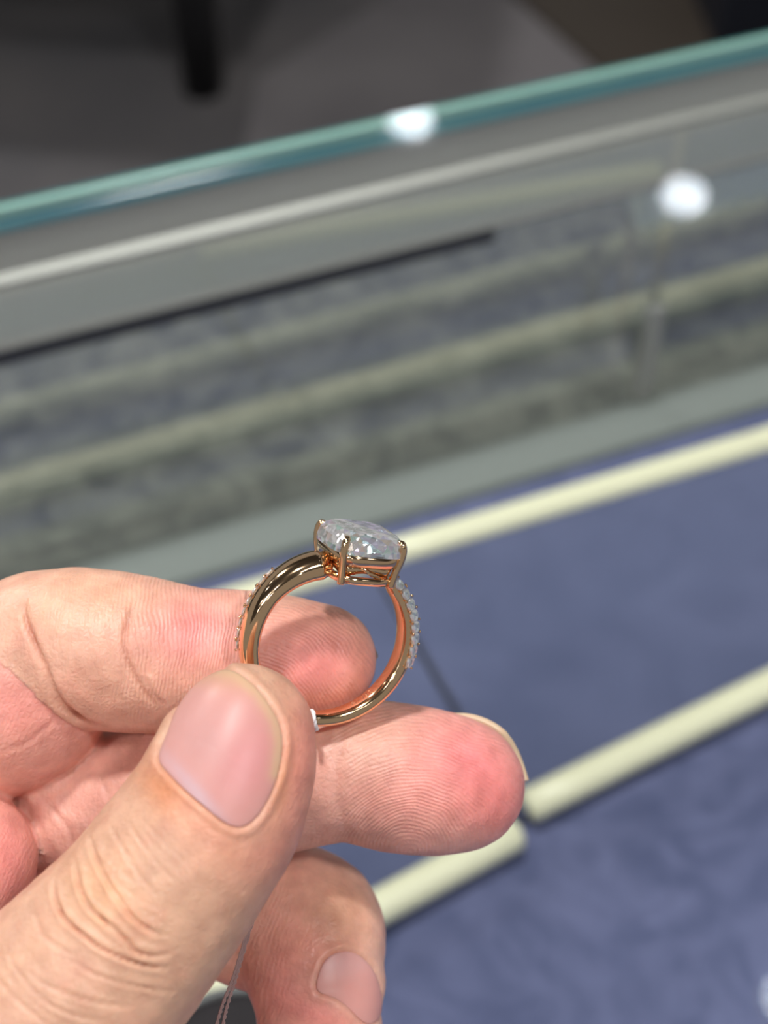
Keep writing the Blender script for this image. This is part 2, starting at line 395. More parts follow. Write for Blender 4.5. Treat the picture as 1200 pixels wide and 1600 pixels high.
def surface_nets(h=1.4):
    allp = np.concatenate([c for c in SEG.values()])
    lo = (allp[:, :3] - allp[:, 3:4]).min(0) - 3 * h; hi = (allp[:, :3] + allp[:, 3:4]).max(0) + 3 * h
    n = np.ceil((hi - lo) / h).astype(int) + 1
    ax = [lo[i] + h * np.arange(n[i]) for i in range(3)]
    G = np.stack(np.meshgrid(*ax, indexing='ij'), -1).reshape(-1, 3)
    Vv = np.empty(len(G))
    for s in range(0, len(G), 400000): Vv[s:s + 400000] = sdf(G[s:s + 400000])
    Vv = Vv.reshape(n); ins = Vv < 0
    c = [slice(None, -1), slice(1, None)]
    cnt = sum(ins[c[i], c[j], c[k]].astype(int) for i in (0, 1) for j in (0, 1) for k in (0, 1))
    act = (cnt > 0) & (cnt < 8)
    idx = -np.ones(act.shape, int); idx[act] = np.arange(act.sum())
    I = np.argwhere(act); pos = np.zeros((len(I), 3)); wt = np.zeros(len(I))
    corners = [(i, j, k) for i in (0, 1) for j in (0, 1) for k in (0, 1)]
    for a in corners:
        for b in corners:
            if sum(abs(np.array(a) - np.array(b))) == 1 and a < b:
                va = Vv[I[:, 0] + a[0], I[:, 1] + a[1], I[:, 2] + a[2]]; vb_ = Vv[I[:, 0] + b[0], I[:, 1] + b[1], I[:, 2] + b[2]]
                x = (va < 0) != (vb_ < 0); t = np.where(x, va / np.where(x, va - vb_, 1), 0)[:, None]
                pos += np.where(x[:, None], np.array(a) * (1 - t) + np.array(b) * t, 0); wt += x
    verts = lo + h * (I + pos / wt[:, None])
    quads = []
    for axs in range(3):
        o1, o2 = [(1, 2), (2, 0), (0, 1)][axs]
        s0 = [slice(None)] * 3; s1 = [slice(None)] * 3; s0[axs] = slice(None, -1); s1[axs] = slice(1, None)
        A, B = ins[tuple(s0)], ins[tuple(s1)]
        for flip, mask in ((False, A & ~B), (True, ~A & B)):
            E = np.argwhere(mask)
            e1 = np.zeros(3, int); e1[o1] = 1; e2 = np.zeros(3, int); e2[o2] = 1
            ok = (E[:, o1] > 0) & (E[:, o2] > 0) & (E[:, o1] < act.shape[o1]) & (E[:, o2] < act.shape[o2]); E = E[ok]
            q = np.stack([idx[tuple((E - e1 - e2).T)], idx[tuple((E - e2).T)], idx[tuple(E.T)], idx[tuple((E - e1).T)]], 1)
            quads.append(q[:, ::-1] if flip else q)
    return verts, np.concatenate(quads)
def vnormals(v, q):
    n = np.cross(v[q[:, 2]] - v[q[:, 0]], v[q[:, 3]] - v[q[:, 1]])
    out = np.zeros_like(v)
    for j in range(4):
        for c_ in range(3): out[:, c_] += np.bincount(q[:, j], n[:, c_], len(v))
    return out / np.maximum(np.linalg.norm(out, axis=1, keepdims=True), 1e-12)
def subdivide(v, q):
    e = np.stack([q, np.roll(q, -1, 1)], -1).reshape(-1, 2); e = np.sort(e, 1)
    ue, inv = np.unique(e[:, 0].astype(np.int64) * len(v) + e[:, 1], return_inverse=True); inv = inv.reshape(-1)
    a, b = ue // len(v), ue % len(v)
    nv = len(v); em = nv + inv.reshape(-1, 4); fc = nv + len(ue) + np.arange(len(q))
    v2 = np.concatenate([v, (v[a] + v[b]) / 2, v[q].mean(1)])
    q2 = np.concatenate([np.stack([q[:, j], em[:, j], fc, em[:, (j - 1) % 4]], 1) for j in range(4)])
    return v2, q2
def relax(v, q, it, f=.5):
    e = np.stack([q, np.roll(q, -1, 1)], -1).reshape(-1, 2)
    deg = np.bincount(e[:, 0], minlength=len(v)) + np.bincount(e[:, 1], minlength=len(v))
    for _ in range(it):
        s = np.zeros_like(v)
        for c_ in range(3): s[:, c_] = np.bincount(e[:, 0], v[e[:, 1], c_], len(v)) + np.bincount(e[:, 1], v[e[:, 0], c_], len(v))
        v = v + f * (s / deg[:, None] - v)
    return v
hv, hq = surface_nets(1.18)
hv = relax(hv, hq, 2)
for _ in range(2): hv = hv - np.clip(sdf(hv), -.6, .6)[:, None] * vnormals(hv, hq)
hv = relax(hv, hq, 1, .35)
hv, hq = subdivide(hv, hq); hv = hv - np.clip(sdf(hv), -.3, .3)[:, None] * vnormals(hv, hq)
hv, hq = subdivide(hv, hq)
hn = vnormals(hv, hq); d0, hid = sdf(hv, True); hv = hv - np.clip(d0, -.25, .25)[:, None] * hn
hv = relax(hv, hq, 2, .4)
hn = vnormals(hv, hq)
# --- relief drawn on the skin
def pix(v): return 600 - v[:, 0] * F / v[:, 2], 800 + v[:, 1] * F / v[:, 2]
PX, PY = pix(hv)
FRONT = np.clip(hn[:, 2] * 3 + .4, 0, 1)          # faces the lens side of the finger
def poly_dist(x, y, pts):
    d = np.full(len(x), 1e9); s = np.zeros(len(x)); L = 0
    pts = [np.array(p, float) for p in pts]
    for a, b in zip(pts[:-1], pts[1:]):
        ab = b - a; l = np.hypot(*ab)
        t = np.clip(((x - a[0]) * ab[0] + (y - a[1]) * ab[1]) / (l * l), 0, 1)
        e = np.hypot(x - a[0] - t * ab[0], y - a[1] - t * ab[1]); m = e < d
        d = np.where(m, e, d); s = np.where(m, L + t * l, s); L += l
    return d, s / L
def inside(x, y, pts):
    c = np.zeros(len(x), bool); n = len(pts)
    for i in range(n):
        (x0, y0), (x1, y1) = pts[i], pts[(i + 1) % n]
        if y0 == y1: continue
        c ^= ((y0 > y) != (y1 > y)) & (x < (x1 - x0) * (y - y0) / (y1 - y0) + x0)
    return c
def smooth_poly(pts, closed=True, sub=5):
    n = len(pts); out = []
    for i in range(n if closed else n - 1):
        g = lambda k: np.array(pts[k % n if closed else min(max(k, 0), n - 1)], float)
        p0, p1, p2, p3 = g(i - 1), g(i), g(i + 1), g(i + 2)
        for k in range(sub):
            t = k / sub
            out.append(tuple(.5 * ((2 * p1) + (-p0 + p2) * t + (2 * p0 - 5 * p1 + 4 * p2 - p3) * t * t + (-p0 + 3 * p1 - 3 * p2 + p3) * t ** 3)))
    if not closed: out.append(tuple(pts[-1]))
    return out
TH = 0; IX = 1; IX2 = 2; MD = 3; RG = 5
disp = np.zeros(len(hv))
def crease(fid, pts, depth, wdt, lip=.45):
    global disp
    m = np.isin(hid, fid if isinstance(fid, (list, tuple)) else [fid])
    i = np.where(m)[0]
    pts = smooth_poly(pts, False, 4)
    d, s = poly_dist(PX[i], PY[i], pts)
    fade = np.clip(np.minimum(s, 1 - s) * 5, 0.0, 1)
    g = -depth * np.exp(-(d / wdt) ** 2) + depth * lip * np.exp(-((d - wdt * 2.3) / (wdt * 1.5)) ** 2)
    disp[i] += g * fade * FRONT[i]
def z4(*p): return [(x / 2.857, 1180 + y / 2.857) for x, y in p]
T_ALL = [TH, 14]
crease(T_ALL, z4((240, 540), (248, 640), (290, 730), (370, 800), (450, 860), (560, 910), (660, 940), (770, 955)), 0.525, 3.0)
crease(T_ALL, z4((330, 440), (350, 540), (370, 620), (410, 690), (480, 750), (560, 820), (600, 870), (690, 895), (780, 880)), 0.500, 3.1)
crease(T_ALL, z4((395, 340), (425, 440), (470, 540), (520, 620), (590, 720), (680, 785), (770, 810)), 0.450, 3.0)
crease(T_ALL, z4((430, 715), (470, 740), (500, 800), (570, 830)), 0.250, 2.6)
crease(T_ALL, z4((480, 300), (560, 430), (640, 560), (740, 640)), 0.175, 2.7)
crease(T_ALL, z4((560, 280), (640, 400), (730, 510), (820, 590)), 0.138, 2.4)
crease(T_ALL, z4((620, 260), (710, 370), (800, 450), (900, 560)), 0.112, 2.2)
crease(T_ALL, z4((420, 420), (520, 560), (620, 640), (700, 680)), 0.150, 2.5)
crease(T_ALL, z4((150, 690), (185, 790), (250, 850), (350, 900)), 0.150, 3.0)
crease(T_ALL, z4((300, 900), (430, 980), (600, 1030), (780, 1060)), 0.175, 3.0)
crease(T_ALL, z4((90, 950), (240, 1040), (420, 1100), (620, 1130)), 0.175, 3.0)
crease(T_ALL, z4((20, 820), (60, 930), (180, 1080), (330, 1160), (520, 1190)), 0.150, 3.0)
crease(T_ALL, z4((-60, 900), (0, 1010), (120, 1130), (260, 1240)), 0.175, 3.0)
def z3(*p): return [(x / 2.857, 860 + y / 2.857) for x, y in p]
crease([IX], z3((615, 210), (570, 320), (556, 430), (590, 530), (650, 630), (745, 740)), .32, 4.5, .25)
crease([IX], z3((640, 560), (690, 640), (740, 700)), .18, 3.5)
crease([IX], z3((350, 190), (300, 330), (330, 480), (420, 620)), .07, 3.0)
crease([IX], z3((430, 200), (390, 330), (410, 470), (480, 620)), .06, 3.0)
crease([IX, IX2], z3((120, 190), (112, 280), (150, 400), (210, 530), (270, 660), (380, 760), (470, 790)), .55, 5.0, .1)
crease([IX, IX2], z3((190, 520), (230, 640), (300, 720), (400, 775)), .3, 4.0)
crease([IX2], z3((0, 900), (130, 850), (260, 740)), .08, 4)
crease([MD], [(548, 1110), (530, 1170), (528, 1240), (545, 1318)], .12, 7)
crease([MD, 4], [(60, 1240), (110, 1300), (130, 1370)], .14, 4)
crease([MD, 4], [(150, 1200), (175, 1260), (180, 1330)], .10, 4)
for k in range(7):
    crease([MD, 4], [(35 + 14 * k, 1238 + 2 * k), (50 + 15 * k, 1290), (50 + 17 * k, 1350)], .035, 2.2)
# middle finger pad is wide and flat: bulge
def gblob(fid, x, y, sx, sy, a, amp, wrapped=False):
    m = np.isin(hid, fid); ca, sa = math.cos(math.radians(a)), math.sin(math.radians(a))
    u = ((PX - x) * ca + (PY - y) * sa) / sx; v = (-(PX - x) * sa + (PY - y) * ca) / sy
    return np.where(m, amp * np.exp(-(u * u + v * v)), 0)
disp += gblob([MD], 700, 1235, 80, 70, 10, .5) * FRONT
disp += gblob([IX], 110, 1030, 60, 90, 0, .35) * FRONT
disp += gblob(T_ALL, 180, 1400, 70, 45, 50, .35) * FRONT
# nail beds
def z4b(*p): return [(180 + x / 2.666, 1000 + y / 2.666) for x, y in p]
NAIL_T = smooth_poly(z4b((262, 262), (216, 390), (180, 488), (215, 548), (300, 632), (390, 708), (460, 762), (520, 780), (575, 752), (625, 684), (676, 566), (697, 430), (676, 330), (598, 212), (500, 130), (405, 108), (318, 160)))
def z5(*p): return [(440 + x / 2.857, 1040 + y / 2.857) for x, y in p]
NAIL_R = smooth_poly(z5((172, 1360), (205, 1305), (270, 1275), (340, 1290), (400, 1345), (435, 1420), (448, 1500), (440, 1570), (395, 1600), (350, 1580), (290, 1520), (230, 1480), (155, 1450)))
def nail_bed(fid, poly, dep, fold):
    global disp
    i = np.where(np.isin(hid, fid) & (hn[:, 2] > -.25))[0]
    d, _ = poly_dist(PX[i], PY[i], poly + [poly[0]]); ins = inside(PX[i], PY[i], poly)
    sd = np.where(ins, -d, d)
    disp[i] += -dep / (1 + np.exp((sd - 1) / 1.6)) + fold * np.exp(-((sd - 8) / 7) ** 2)
nail_bed(T_ALL, NAIL_T, .38, .22)
nail_bed([RG, 6], NAIL_R, .30, .18)
hv2 = hv + hn * disp[:, None]
# fine random wander of the skin
sk = lambda f, ph: np.sin(hv[:, 0] * f + ph) * np.sin(hv[:, 1] * f * 1.13 + ph * 2) * np.sin(hv[:, 2] * f * .9 + ph * 3)
hv2 = hv2 + hn * (.10 * sk(.45, .3) + .05 * sk(1.1, 1.7))[:, None]
hn2 = vnormals(hv2, hq)

# --- skin colour (linear), ridge pattern
def lin(r, g, b): return np.array([((c / 255 + .055) / 1.055) ** 2.4 if c > 10 else c / 3294 for c in (r, g, b)])
col = np.tile(lin(228, 180, 158), (len(hv), 1))
def tint(wt, c):
    global col
    wt = np.clip(wt, 0, 1)[:, None]; col = col * (1 - wt) + c * wt
tint(np.isin(hid, [TH, 14]) * .9, lin(213, 170, 144))
tint(np.isin(hid, [2, 9]) * .8, lin(234, 176, 162))
tint(np.isin(hid, [3, 4]) * .8, lin(232, 176, 162))
tint(np.isin(hid, [5, 6]) * .8, lin(240, 190, 170))  # light on the curled finger put into a lighter skin tint
PINK = lin(240, 138, 138); ROSE = lin(236, 150, 142); TAN = lin(214, 152, 108); PALE = lin(242, 202, 176)
tint(gblob([1], 490, 1040, 110, 80, 0, .75), PINK)
tint(gblob([1], 300, 985, 75, 60, 0, .75), lin(242, 146, 148))
tint(gblob([1], 120, 930, 130, 60, 0, .35), lin(226, 178, 140))
tint(gblob([2], 20, 1100, 100, 60, 0, .4), PINK)
tint(gblob([9], 10, 1340, 50, 90, 0, .6), PINK)
tint(gblob([3], 735, 1195, 95, 75, 30, .85), lin(238, 136, 140))
tint(gblob([3], 650, 1250, 90, 70, 0, .45), ROSE)
tint(gblob([3], 570, 1150, 60, 50, 0, .4), PALE)
tint(gblob([3], 780, 1260, 60, 60, 0, .6), lin(240, 132, 130))
tint(gblob(T_ALL, 255, 1235, 55, 28, 48, .75), lin(206, 134, 90))
tint(gblob(T_ALL, 330, 1300, 90, 40, 48, .45), lin(228, 150, 122))
tint(gblob(T_ALL, 470, 1190, 40, 140, 8, .85), lin(242, 158, 140))
tint(gblob(T_ALL, 430, 1330, 60, 90, 25, .45), lin(226, 148, 132))
tint(gblob(T_ALL, 170, 1400, 80, 55, 48, .45), lin(226, 178, 134))
tint(gblob(T_ALL, 440, 1215, 14, 60, 8, .5), TAN)
tint(gblob([5], 440, 1540, 55, 90, 10, .7), lin(238, 156, 148))
tint(gblob([5], 500, 1480, 50, 40, 0, .5), lin(230, 140, 122))
tint(gblob([5], 540, 1420, 60, 60, 0, .5), lin(216, 164, 128))
tint(gblob([5], 500, 1590, 70, 30, 20, .8), lin(244, 150, 142))
# shade in the skin folds put into the colour, darker and redder
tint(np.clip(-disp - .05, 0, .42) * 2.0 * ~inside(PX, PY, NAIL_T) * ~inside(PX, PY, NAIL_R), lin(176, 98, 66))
nse = .5 + .5 * sk(.55, 2.2) + .3 * sk(1.7, .9)
tint(np.clip(nse - .45, 0, 1) * .22, lin(238, 150, 136))
ridge = np.zeros(len(hv)); ramp = np.zeros(len(hv))
def ridges(fid, fx, per, wt):
    global ridge, ramp
    m = np.isin(hid, fid); ridge = np.where(m, fx / per * 2 * math.pi, ridge); ramp = np.where(m, wt, ramp)
wob = 5 * np.sin(PX / 37) + 4 * np.sin(PY / 29 + PX / 60) + 1.2 * np.sin(PX / 9 + PY / 13) + .8 * np.sin(PY / 7)
rr = np.hypot((PX - 395), (PY - 1150)) + wob
ridges([1], np.where(PX > 385, rr, np.hypot(PX - 700, (PY - 1050) * .5) + wob), 6.0, np.clip((PX - 150) / 60, .25, 1))
ridges([3], np.hypot((PX - 640) * .8, (PY - 1330)) + wob, 5.8, np.clip((PX - 500) / 60, .3, 1))
ridges([2, 9, 4], PX * .8 + PY * .45 + wob, 7.0, .35)
ridges([5], PX * .9 + PY * .3 + wob, 7.5, np.clip((470 - PX) / 40, 0, 1) * .7)

M_SKIN = mat('skin', rough=.42)
b = M_SKIN.node_tree.nodes['Principled BSDF']
b.subsurface_method = 'RANDOM_WALK'
b.inputs['Subsurface Weight'].default_value = .30; b.inputs['Subsurface Radius'].default_value = (1.0, .32, .16)
b.inputs['Subsurface Scale'].default_value = .0017; b.inputs['Specular IOR Level'].default_value = .42
at = nd(M_SKIN, 'ShaderNodeAttribute', attribute_name='skin_colour')
tc = nd(M_SKIN, 'ShaderNodeTexCoord'); n1 = nd(M_SKIN, 'ShaderNodeTexNoise'); n1.inputs['Scale'].default_value = 420; n1.inputs['Detail'].default_value = 5
lk(M_SKIN, tc.outputs['Object'], n1.inputs['Vector'])
mxc = nd(M_SKIN, 'ShaderNodeMix', data_type='RGBA', blend_type='MULTIPLY')
rmp = nd(M_SKIN, 'ShaderNodeValToRGB'); rmp.color_ramp.elements[0].color = (.78, .70, .68, 1); rmp.color_ramp.elements[1].color = (1.06, 1.04, 1.03, 1)
rmp.color_ramp.elements[0].position = .3; rmp.color_ramp.elements[1].position = .7
lk(M_SKIN, n1.outputs['Fac'], rmp.inputs[0]); lk(M_SKIN, at.outputs['Color'], mxc.inputs['A']); lk(M_SKIN, rmp.outputs[0], mxc.inputs['B'])
mxc.inputs['Factor'].default_value = .75; lk(M_SKIN, mxc.outputs['Result'], b.inputs['Base Color'])
ra = nd(M_SKIN, 'ShaderNodeAttribute', attribute_name='ridge_phase'); rw = nd(M_SKIN, 'ShaderNodeAttribute', attribute_name='ridge_amount')
sn = nd(M_SKIN, 'ShaderNodeMath', operation='SINE'); lk(M_SKIN, ra.outputs['Fac'], sn.inputs[0])
mu = nd(M_SKIN, 'ShaderNodeMath', operation='MULTIPLY'); lk(M_SKIN, sn.outputs[0], mu.inputs[0]); lk(M_SKIN, rw.outputs['Fac'], mu.inputs[1])
n2 = nd(M_SKIN, 'ShaderNodeTexNoise'); n2.inputs['Scale'].default_value = 1500; n2.inputs['Detail'].default_value = 3
vo = nd(M_SKIN, 'ShaderNodeTexVoronoi', feature='DISTANCE_TO_EDGE'); vo.inputs['Scale'].default_value = 1400
lk(M_SKIN, tc.outputs['Object'], n2.inputs['Vector']); lk(M_SKIN, tc.outputs['Object'], vo.inputs['Vector'])
b1 = nd(M_SKIN, 'ShaderNodeBump'); b1.inputs['Distance'].default_value = .000022; b1.inputs['Strength'].default_value = .8
b2 = nd(M_SKIN, 'ShaderNodeBump'); b2.inputs['Distance'].default_value = .00012; b2.inputs['Strength'].default_value = .5
b3 = nd(M_SKIN, 'ShaderNodeBump'); b3.inputs['Distance'].default_value = .00028; b3.inputs['Strength'].default_value = .32
lk(M_SKIN, mu.outputs[0], b1.inputs['Height']); lk(M_SKIN, n2.outputs['Fac'], b2.inputs['Height']); lk(M_SKIN, vo.outputs['Distance'], b3.inputs['Height'])
lk(M_SKIN, b1.outputs[0], b2.inputs['Normal']); lk(M_SKIN, b2.outputs[0], b3.inputs['Normal']); lk(M_SKIN, b3.outputs[0], b.inputs['Normal'])

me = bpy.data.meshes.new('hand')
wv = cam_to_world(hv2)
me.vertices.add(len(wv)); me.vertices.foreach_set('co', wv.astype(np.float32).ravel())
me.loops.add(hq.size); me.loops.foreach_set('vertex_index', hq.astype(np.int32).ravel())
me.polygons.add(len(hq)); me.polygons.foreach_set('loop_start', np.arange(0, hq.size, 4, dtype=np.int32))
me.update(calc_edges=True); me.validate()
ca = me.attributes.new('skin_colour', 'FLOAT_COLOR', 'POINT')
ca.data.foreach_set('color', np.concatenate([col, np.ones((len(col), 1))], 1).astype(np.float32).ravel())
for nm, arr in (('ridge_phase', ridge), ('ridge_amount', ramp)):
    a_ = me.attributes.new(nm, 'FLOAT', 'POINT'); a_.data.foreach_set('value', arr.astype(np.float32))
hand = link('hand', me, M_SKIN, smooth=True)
tag(hand, 'left hand pinching the gold ring between thumb and index finger, palm side to the viewer', 'hand')

# --- nails
M_NAIL = mat('fingernail', (.80, .52, .48), .40)
nb = M_NAIL.node_tree.nodes['Principled BSDF']; nb.inputs['Subsurface Weight'].default_value = .25; nb.inputs['Subsurface Scale'].default_value = .002
nb.inputs['Subsurface Radius'].default_value = (1, .4, .3); nb.inputs['Specular IOR Level'].default_value = .35
nat = nd(M_NAIL, 'ShaderNodeAttribute', attribute_name='nail_colour'); lk(M_NAIL, nat.outputs['Color'], nb.inputs['Base Color'])
M_NAILP = mat('nail_tip', (.62, .48, .33), .3); M_NAILP.node_tree.nodes['Principled BSDF'].inputs['Subsurface Weight'].default_value = .2
M_NAILP.node_tree.nodes['Principled BSDF'].inputs['Subsurface Scale'].default_value = .001
def trace(px, py, keys):
    px = np.asarray(px, float); py = np.asarray(py, float)
    dr = np.stack([(px - 600) / F, (800 - py) / F, -np.ones(len(px))], 1); dr /= np.linalg.norm(dr, axis=1, keepdims=True)
    def f(p):
        d = None
        for k in keys:
            e = chain_dist(p, SEG[k]); d = e if d is None else np.minimum(d, e)
        return d
    t = np.full(len(px), 130.0)
    for _ in range(60): t += np.clip(f(dr * t[:, None]), -2, 6) * .9
    miss = f(dr * t[:, None]) > .05
    p = dr * t[:, None]; g = np.zeros_like(p); e = .05
    for c_ in range(3):
        o_ = np.zeros(3); o_[c_] = e; g[:, c_] = f(p + o_) - f(p - o_)
    return p, g / np.linalg.norm(g, axis=1, keepdims=True), miss
def nail_mesh(name, poly, keys, lift, thick, colour):
    cx = np.mean([p[0] for p in poly]); cy = np.mean([p[1] for p in poly]); pa = np.array(poly)
    for _ in range(14):
        _, g0, ms = trace(pa[:, 0], pa[:, 1], keys); ms = ms | (g0[:, 2] < .12)
        pa[ms] += (np.array([cx, cy]) - pa[ms]) * .02
    for _ in range(3): pa = pa * .5 + (np.roll(pa, 1, 0) + np.roll(pa, -1, 0)) * .25
    poly = [tuple(p) for p in pa]
    n = len(poly); cx = np.mean([p[0] for p in poly]); cy = np.mean([p[1] for p in poly])
    R = 10; pts = [(cx, cy)]
    for r in range(1, R + 1):
        k = math.sin(r / R * math.pi / 2)
        pts += [(cx + (x - cx) * k, cy + (y - cy) * k) for x, y in poly]
    pts = np.array(pts)
    p, g, miss = trace(pts[:, 0], pts[:, 1], keys)
    rr_ = np.concatenate([[0], np.repeat(np.arange(1, R + 1) / R, n)])
    top = p + g * (lift + .10 * (1 - rr_ ** 4))[:, None]; bot = p + g * (lift - thick)
    q = []
    bm = bmesh.new(); T = [bm.verts.new(cam_to_world(v)) for v in top]; B = [bm.verts.new(cam_to_world(v)) for v in bot[-n:]]
    for i in range(n): bm.faces.new((T[0], T[1 + i], T[1 + (i + 1) % n]))
    for r in range(R - 1):
        a, b_ = 1 + r * n, 1 + (r + 1) * n
        for i in range(n): bm.faces.new((T[a + i], T[b_ + i], T[b_ + (i + 1) % n], T[a + (i + 1) % n]))
    a = 1 + (R - 1) * n
    for i in range(n): bm.faces.new((T[a + i], B[i], B[(i + 1) % n], T[a + (i + 1) % n]))
    o = from_bm(name, bm, M_NAIL, hand, True)
    cc = colour(pts[:, 0], pts[:, 1], rr_); cc = np.concatenate([cc, cc[-n:]])
    A = o.data.attributes.new('nail_colour', 'FLOAT_COLOR', 'POINT')
    A.data.foreach_set('color', np.concatenate([cc, np.ones((len(cc), 1))], 1).astype(np.float32).ravel())
    return o
def mixc(c, wgt, d): wgt = np.clip(wgt, 0, 1)[:, None]; return c * (1 - wgt) + d * wgt
def col_t(x, y, r):
    c = np.tile(lin(204, 150, 143), (len(x), 1))
    g = lambda a, b_, s, t, an: np.exp(-((((x - a) * math.cos(an) + (y - b_) * math.sin(an)) / s) ** 2 + ((-(x - a) * math.sin(an) + (y - b_) * math.cos(an)) / t) ** 2))
    c = mixc(c, g(385, 1190, 45, 70, .4) * .6, lin(206, 126, 130))
    c = mixc(c, g(320, 1160, 40, 50, 0) * .5, lin(192, 148, 146))
    c = mixc(c, g(305, 1235, 75, 11, .85) * .8, lin(196, 166, 174))        # lunula
    c = mixc(c, g(350, 1060, 55, 20, .1) * .6, lin(200, 154, 124))
    d, _ = poly_dist(x, y, z4b((330, 150), (405, 115), (500, 140), (598, 225), (665, 335), (685, 430), (668, 560)))
    c = mixc(c, np.exp(-(d / 11) ** 2) * .75, lin(208, 174, 138)); return c
def col_r(x, y, r):
    c = np.tile(lin(222, 160, 152), (len(x), 1)); return mixc(c, np.exp(-(((x - 530) / 45) ** 2 + ((y - 1505) / 22) ** 2)) * .7, lin(226, 178, 176))
nail_mesh('thumbnail', NAIL_T, ['thumb'], .02, .3, col_t)['label'] = 'broad pink thumbnail with a pale free edge'
nail_mesh('fingernail', NAIL_R, ['ring'], .02, .3, col_r)['label'] = 'short pink fingernail of the curled finger'
def back_nail(ch, axis, dorsal, b0, b1, half_ang, k, label):
    axis = mm(*axis); axis /= np.linalg.norm(axis); dz = mm(*dorsal); dz -= axis * (dz @ axis); dz /= np.linalg.norm(dz); sd = np.cross(axis, dz)
    c0 = SEG[ch][0][:3]; r0 = SEG[ch][0][3]
    bm = bmesh.new(); g = []
    for layer in (0.0, -.85):
        rows = []
        for i in range(13):
            row = []
            for j in range(17):
                q = j / 16 * 2 - 1; a = q * half_ang; b_ = b0 + (b1 - .75 * q * q - b0) * i / 12
                if b_ < 0: v = (dz * math.cos(a) + sd * math.sin(a)) * (r0 * k + layer) + axis * b_ * r0
                else: v = (axis * math.sin(b_) * 1.02 + math.cos(b_) * (dz * math.cos(a) + sd * math.sin(a))) * (r0 * k + layer)
                row.append(bm.verts.new(cam_to_world(c0 + v)))
            rows.append(row)
        g.append(rows)
    for L in g:
        for i in range(12):
            for j in range(16): bm.faces.new((L[i][j], L[i][j + 1], L[i + 1][j + 1], L[i + 1][j]))
    for i in range(12):
        for j in (0, 16): bm.faces.new((g[0][i][j], g[0][i + 1][j], g[1][i + 1][j], g[1][i][j]))
    for j in range(16):
        for i in (0, 12): bm.faces.new((g[0][i][j], g[0][i][j + 1], g[1][i][j + 1], g[1][i][j]))
    from_bm('fingernail', bm, M_NAILP, hand, True)['label'] = label
back_nail('middle', (.98, .0, -.15), (.30, .28, -.90), -.5, 1.5, 1.1, 1.10, 'nail of the middle finger seen edge on')
back_nail('index', (.98, 0, -.15), (.25, .10, -.95), -.6, 1.35, .9, 1.08, 'nail of the index finger seen edge on')

# ------------------------------------------------------------------ the ring
RC = P(514, 999, 171)
n_ = mm(.38, -.22, .90); n_ /= np.linalg.norm(n_)
u_ = mm(.91, -.09, -.40); u_ -= n_ * (u_ @ n_); u_ /= np.linalg.norm(u_); up_ = np.cross(n_, u_)
def RL(a, b_, c): return cam_to_world(RC + u_ * a + n_ * b_ + up_ * c)      # across, along the finger axis, up
base_w = Vector(RL(0, 0, -10.8))
ring = empty('diamond_ring', base_w)
tag(ring, 'rose gold ring with large diamond and pavé shoulders, held in the fingertips', 'ring')
def interp(t, ks):
    x = [k[0] for k in ks]; return [float(np.interp(t, x, [k[j] for k in ks])) for j in range(1, len(ks[0]))]
#        angle   r_in  r_out  half width front/back
BK = [(30, 9.3, 10.2, 1.0), (46, 8.8, 10.75, 1.35), (70, 8.75, 10.85, 1.5), (100, 8.75, 10.8, 1.5), (130, 8.75, 10.7, 1.45), (180, 8.8, 10.55, 1.2),
      (220, 8.8, 10.6, 1.2), (262, 8.6, 10.85, 1.6), (300, 8.45, 10.9, 1.95), (325, 7.95, 10.95, 2.3), (341, 7.6, 10.9, 2.4), (349, 7.9, 10.3, 1.8)]
def band_pt(t, f):              # f: angle round the section, 0 = outward, 90 = towards +axis
    ri, ro, hb = interp(t, BK); a = (ro - ri) / 2; rc = (ro + ri) / 2
    cf, sf = math.cos(f), math.sin(f)
    ex = .92 if cf >= 0 else .62
    r = rc + a * math.copysign(abs(cf) ** ex, cf) * (1 if cf > 0 else 1); ax = hb * math.copysign(abs(sf) ** .92, sf)
    T = math.radians(t)
    return (math.sin(T) * r, ax, math.cos(T) * r)
bm = bmesh.new(); rows = []
NS, NT = 28, 200
for i in range(NT + 1):
    t = 30 + (349 - 30) * i / NT
    rows.append([bm.verts.new(RL(*band_pt(t, 2 * math.pi * j / NS))) for j in range(NS)])
for i in range(NT):
    for j in range(NS): bm.faces.new((rows[i][j], rows[i][(j + 1) % NS], rows[i + 1][(j + 1) % NS], rows[i + 1][j]))
bm.faces.new(rows[0]); bm.faces.new(rows[-1][::-1])
o = local(from_bm('band', bm, M_GOLD, None, True), ring); o['label'] = 'polished rose gold band'
